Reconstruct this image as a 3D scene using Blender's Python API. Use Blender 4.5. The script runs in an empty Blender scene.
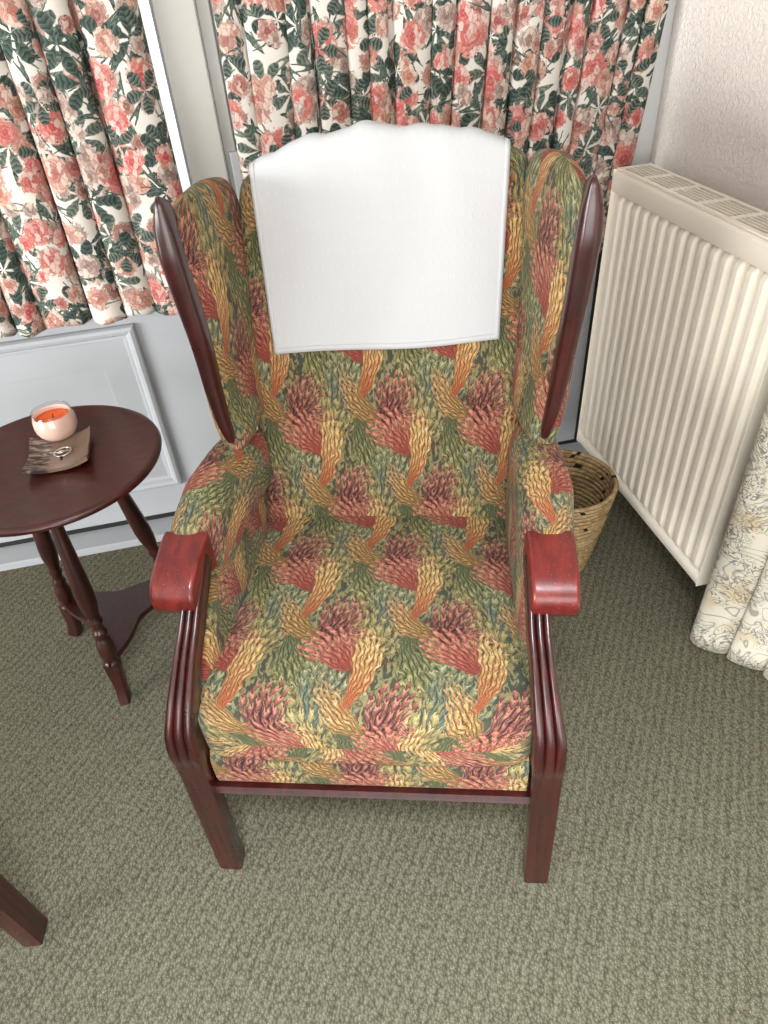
import bpy, bmesh, math, random
from mathutils import Vector, Matrix
PI = math.pi
sin, cos = math.sin, math.cos
random.seed(7)
scene = bpy.context.scene
COL = scene.collection

# ------------------------------------------------------------------ helpers
def lin(c):
    return c/12.92 if c <= .04045 else ((c+.055)/1.055)**2.4
def rgb(r, g, b):
    return (lin(r/255), lin(g/255), lin(b/255), 1)
def lerp(a, b, t): return a+(b-a)*t
def clamp(x, a=0., b=1.): return max(a, min(b, x))
def smooth(a, b, x):
    t = clamp((x-a)/(b-a)); return t*t*(3-2*t)
def interp(tab, x):
    if x <= tab[0][0]: return tab[0][1]
    for (x0, y0), (x1, y1) in zip(tab, tab[1:]):
        if x <= x1: return lerp(y0, y1, (x-x0)/(x1-x0))
    return tab[-1][1]
def cat(tab, t):
    """Catmull-Rom through evenly spaced points, t in 0..1"""
    n = len(tab)-1; f = clamp(t)*n; i = min(int(f), n-1); u = f-i
    p = [Vector(tab[clamp_i(k, n)]) for k in (i-1, i, i+1, i+2)]
    return .5*((2*p[1]) + (p[2]-p[0])*u + (2*p[0]-5*p[1]+4*p[2]-p[3])*u*u + (3*p[1]-p[0]-3*p[2]+p[3])*u**3)
def clamp_i(k, n): return max(0, min(n, k))
def spow(v, e): return math.copysign(abs(v)**e, v)

def empty(name, loc=(0, 0, 0), rz=0.):
    o = bpy.data.objects.new(name, None); COL.objects.link(o)
    o.location = loc; o.rotation_euler = (0, 0, rz); o.empty_display_size = .1
    return o
def tag(o, label=None, category=None, group=None, kind=None):
    if label: o['label'] = label
    if category: o['category'] = category
    if group: o['group'] = group
    if kind: o['kind'] = kind
    return o

class MB:
    """mesh builder: vertices, faces and a uv per face corner"""
    def __init__(s): s.v = []; s.f = []; s.u = []
    def face(s, idx, uvs=None):
        s.f.append(tuple(idx)); s.u.append(uvs or [(0, 0)]*len(idx))
    def grid(s, P, U, nu, nv, closed=False, flip=False):
        """P(i,j), i in 0..nu, j in 0..nv ; closed wraps i without doubling vertices"""
        base = len(s.v); w = nu if closed else nu+1
        for j in range(nv+1):
            for i in range(w): s.v.append(tuple(P(i, j)))
        for j in range(nv):
            for i in range(nu):
                a = base+j*w+i; b = base+j*w+(i+1) % w; c = base+(j+1)*w+(i+1) % w; d = base+(j+1)*w+i
                q = [a, b, c, d]; uv = [U(i, j), U(i+1, j), U(i+1, j+1), U(i, j+1)]
                if flip: q.reverse(); uv.reverse()
                s.face(q, uv)
        return base, w
    def cap(s, ring, uv=(0, 0), flip=False):
        r = list(ring)
        if flip: r.reverse()
        s.face(r, [uv]*len(r))
    def box(s, a, b):
        x0, y0, z0 = a; x1, y1, z1 = b; n = len(s.v)
        s.v += [(x0, y0, z0), (x1, y0, z0), (x1, y1, z0), (x0, y1, z0), (x0, y0, z1), (x1, y0, z1), (x1, y1, z1), (x0, y1, z1)]
        for q in ((3, 2, 1, 0), (4, 5, 6, 7), (0, 1, 5, 4), (1, 2, 6, 5), (2, 3, 7, 6), (3, 0, 4, 7)):
            s.face([n+k for k in q], [(s.v[n+k][0], s.v[n+k][2]) for k in q])
    def prism(s, poly, fn, a, b):
        """extrude a 2-D polygon: fn(p, q, t) -> xyz for t=a and t=b"""
        n = len(s.v); m = len(poly)
        for t in (a, b):
            for p in poly: s.v.append(tuple(fn(p[0], p[1], t)))
        s.face([n+k for k in range(m)][::-1]); s.face([n+m+k for k in range(m)])
        for k in range(m): s.face([n+k, n+(k+1) % m, n+m+(k+1) % m, n+m+k])
    def lathe(s, prof, c=(0, 0, 0), n=48, M=None):
        """prof: list of (r, z); M optional matrix applied after"""
        M = M or Matrix.Translation(Vector(c))
        m = len(prof)-1
        def P(i, j):
            r, z = prof[j]; a = 2*PI*i/n
            return M @ Vector((r*cos(a), r*sin(a), z))
        s.grid(P, lambda i, j: (i/n, prof[j][1]), n, m, closed=True)
    def tube(s, pts, r, n=10, caps=True, closed=False):
        pts = [Vector(p) for p in pts]; m = len(pts)
        rr = r if callable(r) else (lambda k: r)
        frames = []; up = Vector((.123, .2, 1)).normalized()
        for k in range(m):
            a = pts[(k-1) % m] if (closed or k > 0) else pts[0]
            b = pts[(k+1) % m] if (closed or k < m-1) else pts[-1]
            d = (b-a).normalized(); x = up.cross(d)
            if x.length < 1e-4: x = Vector((1, 0, 0)).cross(d)
            x.normalize(); up = d.cross(x).normalized(); frames.append((x, up))
        def P(i, j):
            j %= m; a = 2*PI*i/n; x, y = frames[j]
            return pts[j]+(x*cos(a)+y*sin(a))*rr(j)
        base, w = s.grid(P, lambda i, j: (i/n, j/m), n, m if closed else m-1, closed=True)
        if caps and not closed:
            s.cap(range(base, base+n), flip=True); s.cap(range(base+(m-1)*n, base+m*n))
    def build(s, name, mat, parent=None, smooth_=True, sharp=None, bevel=0, subsurf=0, solid=0, loc=None):
        me = bpy.data.meshes.new(name); me.from_pydata(s.v, [], s.f)
        uvl = me.uv_layers.new(name='UVMap'); k = 0
        for uvs in s.u:
            for uv in uvs: uvl.data[k].uv = uv; k += 1
        bm = bmesh.new(); bm.from_mesh(me)
        bmesh.ops.recalc_face_normals(bm, faces=bm.faces); bm.to_mesh(me); bm.free()
        me.materials.append(mat)
        for p in me.polygons: p.use_smooth = smooth_
        if smooth_ and sharp is not None: me.set_sharp_from_angle(angle=math.radians(sharp))
        o = bpy.data.objects.new(name, me); COL.objects.link(o)
        if parent: o.parent = parent
        if loc: o.location = loc
        if solid:
            md = o.modifiers.new('thickness', 'SOLIDIFY'); md.thickness = solid; md.offset = 0
        if bevel:
            md = o.modifiers.new('bevel', 'BEVEL'); md.width = bevel; md.segments = 3; md.limit_method = 'ANGLE'; md.angle_limit = math.radians(35)
        if subsurf:
            md = o.modifiers.new('subdiv', 'SUBSURF'); md.levels = subsurf; md.render_levels = subsurf
        return o

# ------------------------------------------------------------------ node helpers
class NT:
    def __init__(s, name, rough=.6, spec=.5):
        s.m = bpy.data.materials.new(name); s.m.use_nodes = True
        s.t = s.m.node_tree; s.t.nodes.clear()
        s.out = s.n('ShaderNodeOutputMaterial'); s.b = s.n('ShaderNodeBsdfPrincipled')
        s.l(s.b.outputs[0], s.out.inputs[0])
        s.b.inputs['Roughness'].default_value = rough
        s.b.inputs['Specular IOR Level'].default_value = spec
    def n(s, typ, **kw):
        x = s.t.nodes.new(typ)
        for k, v in kw.items(): setattr(x, k, v)
        return x
    def l(s, a, b): s.t.links.new(a, b)
    def put(s, sock, v):
        if v is None: return
        if hasattr(v, 'is_linked') or isinstance(v, bpy.types.NodeSocket): s.l(v, sock)
        else: sock.default_value = v
    def ma(s, op, a, b=None, c=None, cl=False):
        x = s.n('ShaderNodeMath', operation=op, use_clamp=cl)
        for i, v in enumerate((a, b, c)): s.put(x.inputs[i], v)
        return x.outputs[0]
    def add(s, a, b): return s.ma('ADD', a, b)
    def sub(s, a, b): return s.ma('SUBTRACT', a, b)
    def mul(s, a, b, cl=False): return s.ma('MULTIPLY', a, b, None, cl)
    def mad(s, a, b, c, cl=False): return s.ma('MULTIPLY_ADD', a, b, c, cl)
    def ss(s, a, b, x):
        r = s.n('ShaderNodeMapRange', interpolation_type='SMOOTHSTEP')
        s.put(r.inputs[0], x); s.put(r.inputs[1], a); s.put(r.inputs[2], b)
        return r.outputs[0]
    def mix(s, f, a, b, mode='MIX'):
        x = s.n('ShaderNodeMix', data_type='RGBA', blend_type=mode)
        s.put(x.inputs[0], f); s.put(x.inputs[6], a); s.put(x.inputs[7], b)
        return x.outputs[2]
    def noise(s, vec, scale, detail=2, rough=.5, dist=0, dim='3D'):
        x = s.n('ShaderNodeTexNoise', noise_dimensions=dim)
        if vec is not None: s.l(vec, x.inputs['Vector'])
        x.inputs['Scale'].default_value = scale; x.inputs['Detail'].default_value = detail
        x.inputs['Roughness'].default_value = rough; x.inputs['Distortion'].default_value = dist
        return x
    def voro(s, vec, scale, feature='F1', rand=1, dim='2D'):
        x = s.n('ShaderNodeTexVoronoi', voronoi_dimensions=dim, feature=feature)
        s.l(vec, x.inputs['Vector']); x.inputs['Scale'].default_value = scale
        x.inputs['Randomness'].default_value = rand
        return x
    def ramp(s, f, stops, mode='LINEAR'):
        x = s.n('ShaderNodeValToRGB'); x.color_ramp.interpolation = mode
        el = x.color_ramp.elements
        while len(el) < len(stops): el.new(.5)
        for e, (p, c) in zip(el, stops): e.position = p; e.color = c
        s.put(x.inputs[0], f); return x.outputs[0]
    def uv(s): return s.n('ShaderNodeUVMap', uv_map='UVMap').outputs[0]
    def obj(s): return s.n('ShaderNodeTexCoord').outputs['Object']
    def sep(s, v):
        x = s.n('ShaderNodeSeparateXYZ'); s.l(v, x.inputs[0]); return x.outputs
    def comb(s, a, b, c=0):
        x = s.n('ShaderNodeCombineXYZ')
        for i, v in enumerate((a, b, c)): s.put(x.inputs[i], v)
        return x.outputs[0]
    def vm(s, op, a, b=None, sc=None):
        x = s.n('ShaderNodeVectorMath', operation=op)
        s.put(x.inputs[0], a); s.put(x.inputs[1], b)
        if sc is not None: s.put(x.inputs[3], sc)
        return x.outputs[0]
    def map(s, v, loc=(0, 0, 0), rot=(0, 0, 0), sc=(1, 1, 1)):
        x = s.n('ShaderNodeMapping'); s.l(v, x.inputs[0])
        x.inputs[1].default_value = loc; x.inputs[2].default_value = rot; x.inputs[3].default_value = sc
        return x.outputs[0]
    def bump(s, h, strength=.3, dist=.002, prev=None):
        x = s.n('ShaderNodeBump'); x.inputs['Strength'].default_value = strength; x.inputs['Distance'].default_value = dist
        s.l(h, x.inputs['Height'])
        if prev is not None: s.l(prev, x.inputs['Normal'])
        s.l(x.outputs[0], s.b.inputs['Normal']); return x.outputs[0]
    def color(s, c): s.put(s.b.inputs['Base Color'], c)
    # a lobed acanthus leaf laid over colour `col`
    def leaf(s, lx, ly, col, ang, L, W, curve, N, k, tip, base, dark, belly=.8, lobed=.42, jit=None, mid=0., strands=0, light=None, spot=None):
        c, n = cos(ang), sin(ang)
        t = s.mad(s.mad(lx, c, s.mul(ly, n)), 1/L, .5)
        y = s.mad(ly, c, s.mul(lx, -n))
        tm = s.sub(t, .5)
        y = s.mad(s.mul(tm, tm), -curve, y)
        a = s.ma('ABSOLUTE', y)
        tb = s.ma('POWER', s.ma('MAXIMUM', t, .0001), belly)
        env = s.ma('SQRT', s.ma('MAXIMUM', s.mul(s.mul(tb, s.sub(1, tb)), 4), 0))
        side = s.mul(s.ma('GREATER_THAN', y, 0), .5)
        ph = s.add(s.mad(a, -k/W, s.mul(t, N)), side)
        if jit is not None: ph = s.add(ph, jit)
        f = s.ma('FRACT', ph)
        q = s.mad(f, 2, -1)
        lobe = s.sub(1, s.mul(q, q))
        edge = s.mul(s.mul(env, W), s.mad(lobe, lobed, 1-lobed))
        m = s.mul(s.sub(edge, a), 34/W*.22, cl=True)
        grad = s.ss(.05, .75, t)
        cc = s.mix(grad, base, tip)
        sh = s.mad(lobe, 1.5, s.mad(s.mul(a, 1/W), -.45, -.12 + mid), cl=True)
        cc = s.mix(sh, dark, cc)
        if strands:
            f2 = s.ma('FRACT', s.add(s.mul(ph, strands), s.mul(jit, 1.4)))
            hi = s.mul(s.ss(.55, .8, f2), s.mad(lobe, .9, -.1), cl=True)
            cc = s.mix(s.mul(s.ss(.40, .12, f2), .6), cc, dark)
            cc = s.mix(s.mul(hi, spot, cl=True), cc, light)
        return s.mix(m, col, cc)

    # a fan of frilled strands spreading from the base of the leaf
    def fan(s, lx, ly, col, ang, L, spread, n, tip, base, dark, jit, light, spot, bend=.5, back=.12, crop=.34, lob=.42, fq=6.5):
        c, q = cos(ang), sin(ang)
        x = s.mad(lx, c, s.mad(ly, q, L*.5))
        y = s.mad(ly, c, s.mul(lx, -q))
        y = s.mad(s.mul(x, x), -bend, y)
        xb = s.add(x, back*L)
        r = s.mul(s.ma('SQRT', s.mad(xb, xb, s.mul(y, y))), 1/(L*(1+back)))
        th = s.mul(s.ma('ARCTAN2', y, xb), 1/spread)
        at = s.ma('ABSOLUTE', th)
        ph = s.add(s.mul(th, n), s.mad(jit, .10, s.mul(s.mul(r, th), 1.0)))
        f = s.ma('FRACT', ph); a = s.ma('ABSOLUTE', s.mad(f, 2, -1))
        lobe = s.sub(1, s.mul(a, a))
        R = s.mad(s.mul(at, at), -crop, s.mad(lobe, lob, 1.02-lob))
        leafl = s.ma('FRACT', s.add(s.mad(r, fq, s.mul(a, -.75)), s.mad(jit, .5, s.mul(s.ma('FLOOR', ph), .37))))
        m = s.mul(s.mul(s.sub(s.mad(leafl, -.09, R), r), 22, cl=True), s.mul(s.sub(1.02, s.mad(leafl, .18, at)), 12, cl=True))
        m = s.mul(m, s.mul(s.sub(r, back*.7), 12, cl=True))
        cc = s.mix(s.ss(.1, .8, r), base, tip)
        cc = s.mix(s.mul(s.ss(.5, .95, a), .9), cc, dark)
        cc = s.mix(s.mul(s.ss(.34, .08, leafl), .7), cc, dark)
        hi = s.mul(s.mul(s.ss(.45, .8, leafl), s.ss(.8, .3, a)), s.ss(.1, .7, r))
        cc = s.mix(s.mul(hi, spot, cl=True), cc, light)
        return s.mix(m, col, cc)

# ------------------------------------------------------------------ materials
def mat_tapestry():
    s = NT('leaf_tapestry', .85, .2)
    uv = s.uv()
    nz = s.noise(uv, 8, 1, .5)
    n2 = s.noise(uv, 30, 1, .5)
    wob = s.vm('SCALE', s.vm('SUBTRACT', nz.outputs['Color'], (.5, .5, .5)), None, .085)
    wob2 = s.vm('SCALE', s.vm('SUBTRACT', n2.outputs['Color'], (.5, .5, .5)), None, .017)
    p = s.vm('ADD', s.vm('ADD', uv, wob), wob2)
    ux, uy, _ = s.sep(p)
    fine = s.noise(uv, 42, 2, .6)
    jit = s.mad(fine.outputs[0], 1.0, -.5)
    spot = s.mul(s.ss(.30, .52, s.noise(s.map(uv, loc=(4, 2, 0)), 24, 1, .5).outputs[0]), .8)
    # ground: dark slate and plum tones with thin fronds
    g = s.noise(uv, 3.2, 2, .5)
    ground = s.ramp(g.outputs[0], [(.35, rgb(92, 70, 62)), (.5, rgb(82, 80, 66)), (.62, rgb(80, 90, 80))])
    fr = s.noise(s.map(p, sc=(1, .35, 1), rot=(0, 0, .6)), 26, 2, .5, .6)
    ground = s.mix(s.ss(.46, .56, fr.outputs[0]), ground, rgb(156, 148, 104))
    col = ground
    G1, G2, GD, GL = rgb(150, 144, 92), rgb(108, 116, 82), rgb(58, 64, 50), rgb(210, 200, 144)
    B1, B2, BD, BL = rgb(142, 144, 108), rgb(108, 120, 106), rgb(64, 74, 72), rgb(210, 204, 156)
    L1, L2, LD, LL = rgb(162, 148, 100), rgb(116, 108, 72), rgb(60, 56, 42), rgb(208, 190, 134)
    O1, O2, OD, OL = rgb(192, 146, 94), rgb(146, 126, 74), rgb(92, 64, 40), rgb(240, 198, 138)
    P1, P2, PD, PL = rgb(164, 100, 88), rgb(84, 52, 52), rgb(48, 32, 36), rgb(226, 164, 138)
    R1, R2, RD, RL = rgb(196, 118, 98), rgb(172, 78, 68), rgb(112, 58, 50), rgb(236, 172, 144)
    A1, A2, AD, AL = rgb(226, 184, 116), rgb(190, 96, 62), rgb(122, 72, 42), rgb(252, 228, 172)
    D = math.radians
    motifs = [
        ('fan', -.08, -.66, -62, .44, .50, 2.5, -.4, L1, L2, LD, LL),
        ('fan', .33, -.08, -78, .96, .42, 4, .3, G1, G2, GD, GL, .34, 8.5),
        ('fan', -.30, -.22, 58, .74, .74, 4.5, .3, B1, B2, BD, BL, .38, 7.5),
        ('fan', -.02, .29, 57, .76, .60, 4, .4, L1, L2, LD, LL, .38, 7.5),
        ('fan', -.29, -.56, 163, .64, .42, 3.5, -.9, O1, O2, OD, OL, .34, 7.5),
        ('fan', .20, -.51, 18, .54, .40, 2, -1.0, P1, P2, PD, PL),
        ('fan', .11, -.41, 78, .66, .52, 3, -.2, P1, P2, PD, PL),
        ('fan', -.37, .24, 125, .68, .60, 4, .2, R1, R2, RD, RL, .42, 7.5),
        ('fan', -.02, -.02, 64, .92, .245, 3, .35, A1, A2, AD, AL, .30, 8.5),
    ]
    for kind, cx, cy, *q in motifs:
        dy = s.sub(uy, cy); row = s.ma('FLOOR', s.add(dy, .5)); ly = s.sub(dy, row)
        dx = s.sub(s.sub(ux, cx), s.mul(row, .5)); lx = s.sub(dx, s.ma('FLOOR', s.add(dx, .5)))
        if kind == 'leaf':
            an, L, W, cu, N, k, tip, base, dark, light = q
            col = s.leaf(lx, ly, col, D(an), L, W, cu, N, k, tip, base, dark, lobed=.6, jit=s.mul(jit, .4), strands=2, light=light, spot=spot)
        else:
            an, L, sp, n, bend, tip, base, dark, light = q[:9]
            lob, fq = q[9:] if len(q) > 9 else (.42, 6.5)
            col = s.fan(lx, ly, col, D(an), L, sp, n, tip, base, dark, jit, light, spot, bend=bend, lob=lob, fq=fq)
    # woven threads
    th = s.noise(s.map(uv, sc=(1, 2.2, 1)), 62, 2, .7)
    col = s.mix(.7, col, s.ramp(th.outputs[0], [(.3, (.42, .40, .38, 1)), (.5, (.9, .9, .9, 1)), (.68, (1.4, 1.38, 1.3, 1))]), 'MULTIPLY')
    hs = s.n('ShaderNodeHueSaturation'); hs.inputs['Saturation'].default_value = .98; hs.inputs['Value'].default_value = .72; s.l(col, hs.inputs['Color'])
    s.color(hs.outputs[0])
    s.b.inputs['Sheen Weight'].default_value = .05
    s.bump(th.outputs[0], .2, .001)
    return s.m

def mat_chintz():
    s = NT('rose_chintz', .8, .2)
    uv = s.map(s.uv(), sc=(1.14, 1.14, 1))
    nz = s.noise(uv, 55, 2, .6)
    p0 = s.vm('ADD', uv, s.vm('SCALE', s.vm('SUBTRACT', nz.outputs['Color'], (.5, .5, .5)), None, .008))
    fine = s.noise(uv, 260, 2, .6)
    jit = s.mad(fine.outputs[0], .8, -.4)
    col = rgb(238, 232, 224)
    pw_ = s.vm('ADD', p0, s.vm('SCALE', s.vm('SUBTRACT', s.noise(uv, 90, 1, .5).outputs['Color'], (.5, .5, .5)), None, .012))
    pw_ = s.map(pw_, rot=(0, 0, .5), sc=(1.25, .72, 1))
    pe = s.voro(pw_, 76, 'DISTANCE_TO_EDGE', rand=.9).outputs['Distance']
    pc = s.sep(s.voro(pw_, 76, rand=.9).outputs['Color'])[0]
    pline = s.ss(.16, .02, pe)
    def cell(scale, off, rand=.75):
        v = s.map(p0, loc=(off[0], off[1], 0))
        vo = s.voro(v, scale, rand=rand)
        d = s.vm('SUBTRACT', v, vo.outputs['Position'])
        r, g, b = s.sep(vo.outputs['Color'])
        return d, r, g, b
    def leaves(col, scale, off, L, W, keep, dk, lt, N=3, lob=.25):
        d, r, g, b = cell(scale, off)
        a = s.mul(r, 6.2832)
        rot = s.n('ShaderNodeVectorRotate', rotation_type='Z_AXIS'); s.l(d, rot.inputs[0]); s.l(a, rot.inputs['Angle'])
        x, y, _ = s.sep(rot.outputs[0])
        c2 = s.leaf(x, y, col, 0, L, W, 3.5, N, .9, lt, lt, dk, belly=.85, lobed=lob, jit=s.mul(jit, .6), mid=-.12)
        return s.mix(s.ma('LESS_THAN', g, keep), col, c2)
    def spray(col, scale, off, R, keep, dk, lt, petals=5):
        """a fan of pointed leaflets around a point"""
        d, r, g, b = cell(scale, off)
        x, y, _ = s.sep(d)
        rad = s.vm('LENGTH', d)
        ln = s.n('ShaderNodeVectorMath', operation='LENGTH'); s.l(d, ln.inputs[0]); rad = ln.outputs['Value']
        th = s.mad(r, 6.2832, s.ma('ARCTAN2', y, x))
        f = s.ma('FRACT', s.mul(th, petals/(2*PI)))
        q = s.ma('ABSOLUTE', s.mad(f, 2, -1))
        t = s.mul(rad, 1/R)
        env = s.ma('SQRT', s.ma('MAXIMUM', s.mul(s.mul(t, s.sub(1, t)), 4), 0))
        half = s.mul(env, .8)
        m = s.mul(s.sub(half, q), 7, cl=True)
        vein = s.ma('FRACT', s.mad(q, -1.2, s.mul(t, 5)))
        shade = s.mad(vein, .8, s.mad(q, .5, -.25), cl=True)
        cc = s.mix(shade, dk, lt)
        return s.mix(s.mul(m, s.ma('LESS_THAN', g, keep)), col, cc)
    def roses(col, scale, off, R, keep, c_in, c_mid, c_out, line, alt_in, alt_mid, alt_out, rings=3.):
        d, r, g, b = cell(scale, off, .7)
        x, y, _ = s.sep(d)
        ln = s.n('ShaderNodeVectorMath', operation='LENGTH'); s.l(d, ln.inputs[0])
        th = s.mad(r, 6.2832, s.ma('ARCTAN2', y, x))
        size = s.mad(b, .45, .68)
        t = s.ma('DIVIDE', s.mul(ln.outputs['Value'], 1/R), size)
        t = s.mad(s.mad(nz.outputs[0], 1, -.5), .3, t)
        th = s.mad(s.sub(nz.outputs[0], .5), 3.2, th)
        ruff = s.mad(s.ma('SINE', s.mul(th, 5)), .09, s.mad(s.ma('SINE', s.mad(th, 8, 1.3)), .07, .9))
        m = s.mul(s.sub(ruff, t), 9, cl=True)
        tr = s.mul(t, rings)
        k = s.ma('FLOOR', tr)
        pet = s.ma('ABSOLUTE', s.ma('SINE', s.mad(th, 2., s.mad(k, 1.9, s.mul(b, 9)))))
        f = s.ma('FRACT', s.add(s.mad(s.mul(pet, s.ma('MINIMUM', s.mul(t, 1.6), 1)), .46, tr), s.mul(jit, .35)))
        a_ = s.ramp(t, [(.1, c_in), (.5, c_mid), (.95, c_out)])
        b_ = s.ramp(t, [(.1, alt_in), (.5, alt_mid), (.95, alt_out)])
        cc = s.mix(s.ma('GREATER_THAN', r, .5), a_, b_)
        cc = s.mix(s.mul(s.ss(.66, 1., f), .5), cc, line)
        cc = s.mix(s.mul(s.ss(.35, .05, f), .35), cc, rgb(248, 226, 212))
        cc = s.mix(s.mul(s.ss(.6, .8, pc), .65), cc, rgb(242, 222, 210))
        cc = s.mix(s.mul(s.ss(.4, .1, pc), .4), cc, c_in)
        cc = s.mix(s.mul(pline, .38), cc, line)
        cc = s.mix(s.mul(s.ss(.6, .72, fine.outputs[0]), .4), cc, line)
        return s.mix(s.mul(m, s.ma('LESS_THAN', g, keep)), col, cc)
    dk, lt = rgb(46, 62, 58), rgb(104, 120, 110)
    dk2, lt2 = rgb(68, 84, 76), rgb(146, 154, 142)
    pale = (rgb(186, 108, 98), rgb(206, 152, 136), rgb(228, 192, 178))
    coral = (rgb(200, 78, 80), rgb(222, 118, 112), rgb(234, 170, 156))
    mauve = (rgb(146, 118, 112), rgb(180, 160, 150), rgb(212, 198, 188))
    peach = (rgb(200, 118, 96), rgb(218, 158, 136), rgb(234, 200, 182))
    wine = (rgb(146, 84, 80), rgb(178, 128, 116), rgb(212, 178, 166))
    ln = rgb(120, 84, 74); ln2 = rgb(150, 72, 70)
    col = leaves(col, 12, (.31, .17), .078, .020, .85, dk2, lt2)
    col = spray(col, 9, (.9, 2.2), .058, .75, dk2, lt2, 7)
    col = leaves(col, 13, (1.7, .63), .074, .020, .8, dk, lt)
    col = roses(col, 12, (.55, .05), .030, .75, *mauve, ln, *wine, rings=2.4)
    col = leaves(col, 12, (3.1, .4), .076, .019, .8, dk, lt)
    col = spray(col, 8.5, (2.3, .7), .060, .6, dk, lt, 6)
    col = roses(col, 11.5, (4.2, 1.3), .034, .55, *mauve, ln, *peach, rings=3)
    col = leaves(col, 12, (2.6, 3.3), .070, .019, .6, dk, lt)
    col = roses(col, 9.6, (.2, .8), .046, .70, *pale, ln, *coral, rings=3.8)
    col = spray(col, 9, (5.3, 1.9), .046, .4, dk, lt2, 5)
    col = roses(col, 12, (7.2, 2.8), .027, .40, *coral, ln2, *wine, rings=2.6)
    col = roses(col, 13, (9.1, 4.4), .026, .35, *mauve, ln, *pale, rings=2.4)
    th = s.noise(s.map(uv, sc=(1, .6, 1)), 900, 1, .5)
    hs = s.n('ShaderNodeHueSaturation'); hs.inputs['Saturation'].default_value = .98; hs.inputs['Value'].default_value = .76; s.l(col, hs.inputs['Color'])
    s.color(hs.outputs[0]); s.bump(th.outputs[0], .1, .0005)
    return s.m

def mat_toile():
    s = NT('cream_toile', .8, .2)
    uv = s.uv()
    big = s.noise(uv, 5, 1, .5)
    w = s.vm('ADD', uv, s.vm('SCALE', s.vm('SUBTRACT', big.outputs['Color'], (.5, .5, .5)), None, .16))
    n1 = s.noise(w, 13, 1, .4, 1.2)
    f = s.ma('FRACT', s.mul(n1.outputs[0], 7))
    line = s.mul(s.ss(.16, .02, s.ma('ABSOLUTE', s.sub(f, .5))), 1)
    n2 = s.noise(s.map(w, loc=(3, 1, 0)), 30, 2, .5, 1.5)
    f2 = s.ma('FRACT', s.mul(n2.outputs[0], 8))
    hatch = s.ss(.26, .04, s.ma('ABSOLUTE', s.sub(f2, .5)))
    zone = s.ss(.40, .52, s.noise(s.map(uv, loc=(5, 2, 0)), 11, 1, .5).outputs[0])
    col = rgb(216, 210, 193)
    ochz = s.ss(.55, .68, s.noise(s.map(uv, loc=(1, 7, 0)), 9, 2, .5).outputs[0])
    col = s.mix(s.mul(ochz, .55), col, rgb(196, 164, 112))
    col = s.mix(s.mul(line, .62), col, rgb(104, 102, 100))
    col = s.mix(s.mul(s.mul(hatch, zone), .9), col, rgb(112, 112, 112))
    s.color(col)
    return s.m

def mat_cloth():
    s = NT('white_cotton', .9, .15)
    uv = s.uv()
    x, y, _ = s.sep(uv)
    dob = s.voro(s.map(uv, sc=(1.25, .7, 1)), 62, rand=.25)
    dot = s.ss(.24, .1, dob.outputs['Distance'])
    wv = s.noise(s.map(uv, sc=(1, .5, 1)), 500, 1, .5)
    hx = s.ma('MINIMUM', s.ma('MINIMUM', x, s.sub(1, x)), 1)
    col = s.mix(s.mul(dot, .25), rgb(202, 204, 208), rgb(212, 213, 214))
    s.color(col)
    b1 = s.bump(wv.outputs[0], .15, .0008)
    s.bump(dot, .25, .0008, b1)
    return s.m

def mat_wood(name, c1, c2, rough=.28, scale=(6, 6, .9), coat=.35, speck=0):
    s = NT(name, rough, .5)
    o = s.obj()
    nz = s.noise(s.map(o, sc=scale), 9, 4, .6, .4)
    col = s.mix(s.ss(.35, .68, nz.outputs[0]), c1, c2)
    if speck:
        d = s.noise(o, 420, 1, .5)
        col = s.mix(s.mul(s.ss(.68, .76, d.outputs[0]), speck), col, rgb(190, 120, 110))
    s.color(col)
    r = s.noise(o, 30, 2, .5)
    s.l(s.mad(r.outputs[0], .22, rough-.08), s.b.inputs['Roughness'])
    s.b.inputs['Coat Weight'].default_value = coat; s.b.inputs['Coat Roughness'].default_value = .22
    s.bump(s.noise(s.map(o, sc=scale), 45, 2, .6).outputs[0], .08, .001)
    return s.m

def mat_plain(name, c, rough=.5, bump=0, bscale=200, var=.03, metal=0):
    s = NT(name, rough, .5)
    o = s.obj(); nz = s.noise(o, 3, 3, .6)
    lo = tuple(v*(1-var) for v in c[:3])+(1,); hi = tuple(v*(1+var) for v in c[:3])+(1,)
    s.color(s.mix(nz.outputs[0], lo, hi)); s.b.inputs['Metallic'].default_value = metal
    if bump: s.bump(s.noise(o, bscale, 2, .5).outputs[0], bump, .002)
    return s.m

def mat_carpet():
    s = NT('loop_carpet', .95, .1)
    o = s.obj()
    v = s.map(o, rot=(0, 0, .62), sc=(1, .62, 1))
    lo = s.voro(v, 230, rand=.9)
    row = s.ma('SINE', s.mul(s.sep(s.map(o, rot=(0, 0, .62)))[0], 330))
    nz = s.noise(o, 620, 2, .75)
    big = s.noise(o, 1.6, 3, .55)
    h = s.mad(lo.outputs['Distance'], -.42, s.mad(nz.outputs[0], 1.5, s.mad(row, .05, -.05)))
    col = s.ramp(h, [(.12, rgb(40, 38, 28)), (.42, rgb(84, 80, 64)), (.62, rgb(124, 120, 102)), (.92, rgb(188, 186, 170))])
    r, g, b = s.sep(lo.outputs['Color'])
    col = s.mix(.3, col, s.ramp(r, [(0, rgb(72, 68, 51)), (.5, rgb(109, 105, 87)), (1, rgb(142, 139, 121))]))
    col = s.mix(.2, col, s.ramp(big.outputs[0], [(.35, (.75, .72, .66, 1)), (.65, (1.08, 1.08, 1.05, 1))]), 'MULTIPLY')
    s.color(col)
    s.bump(h, .8, .0028)
    return s.m

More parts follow.
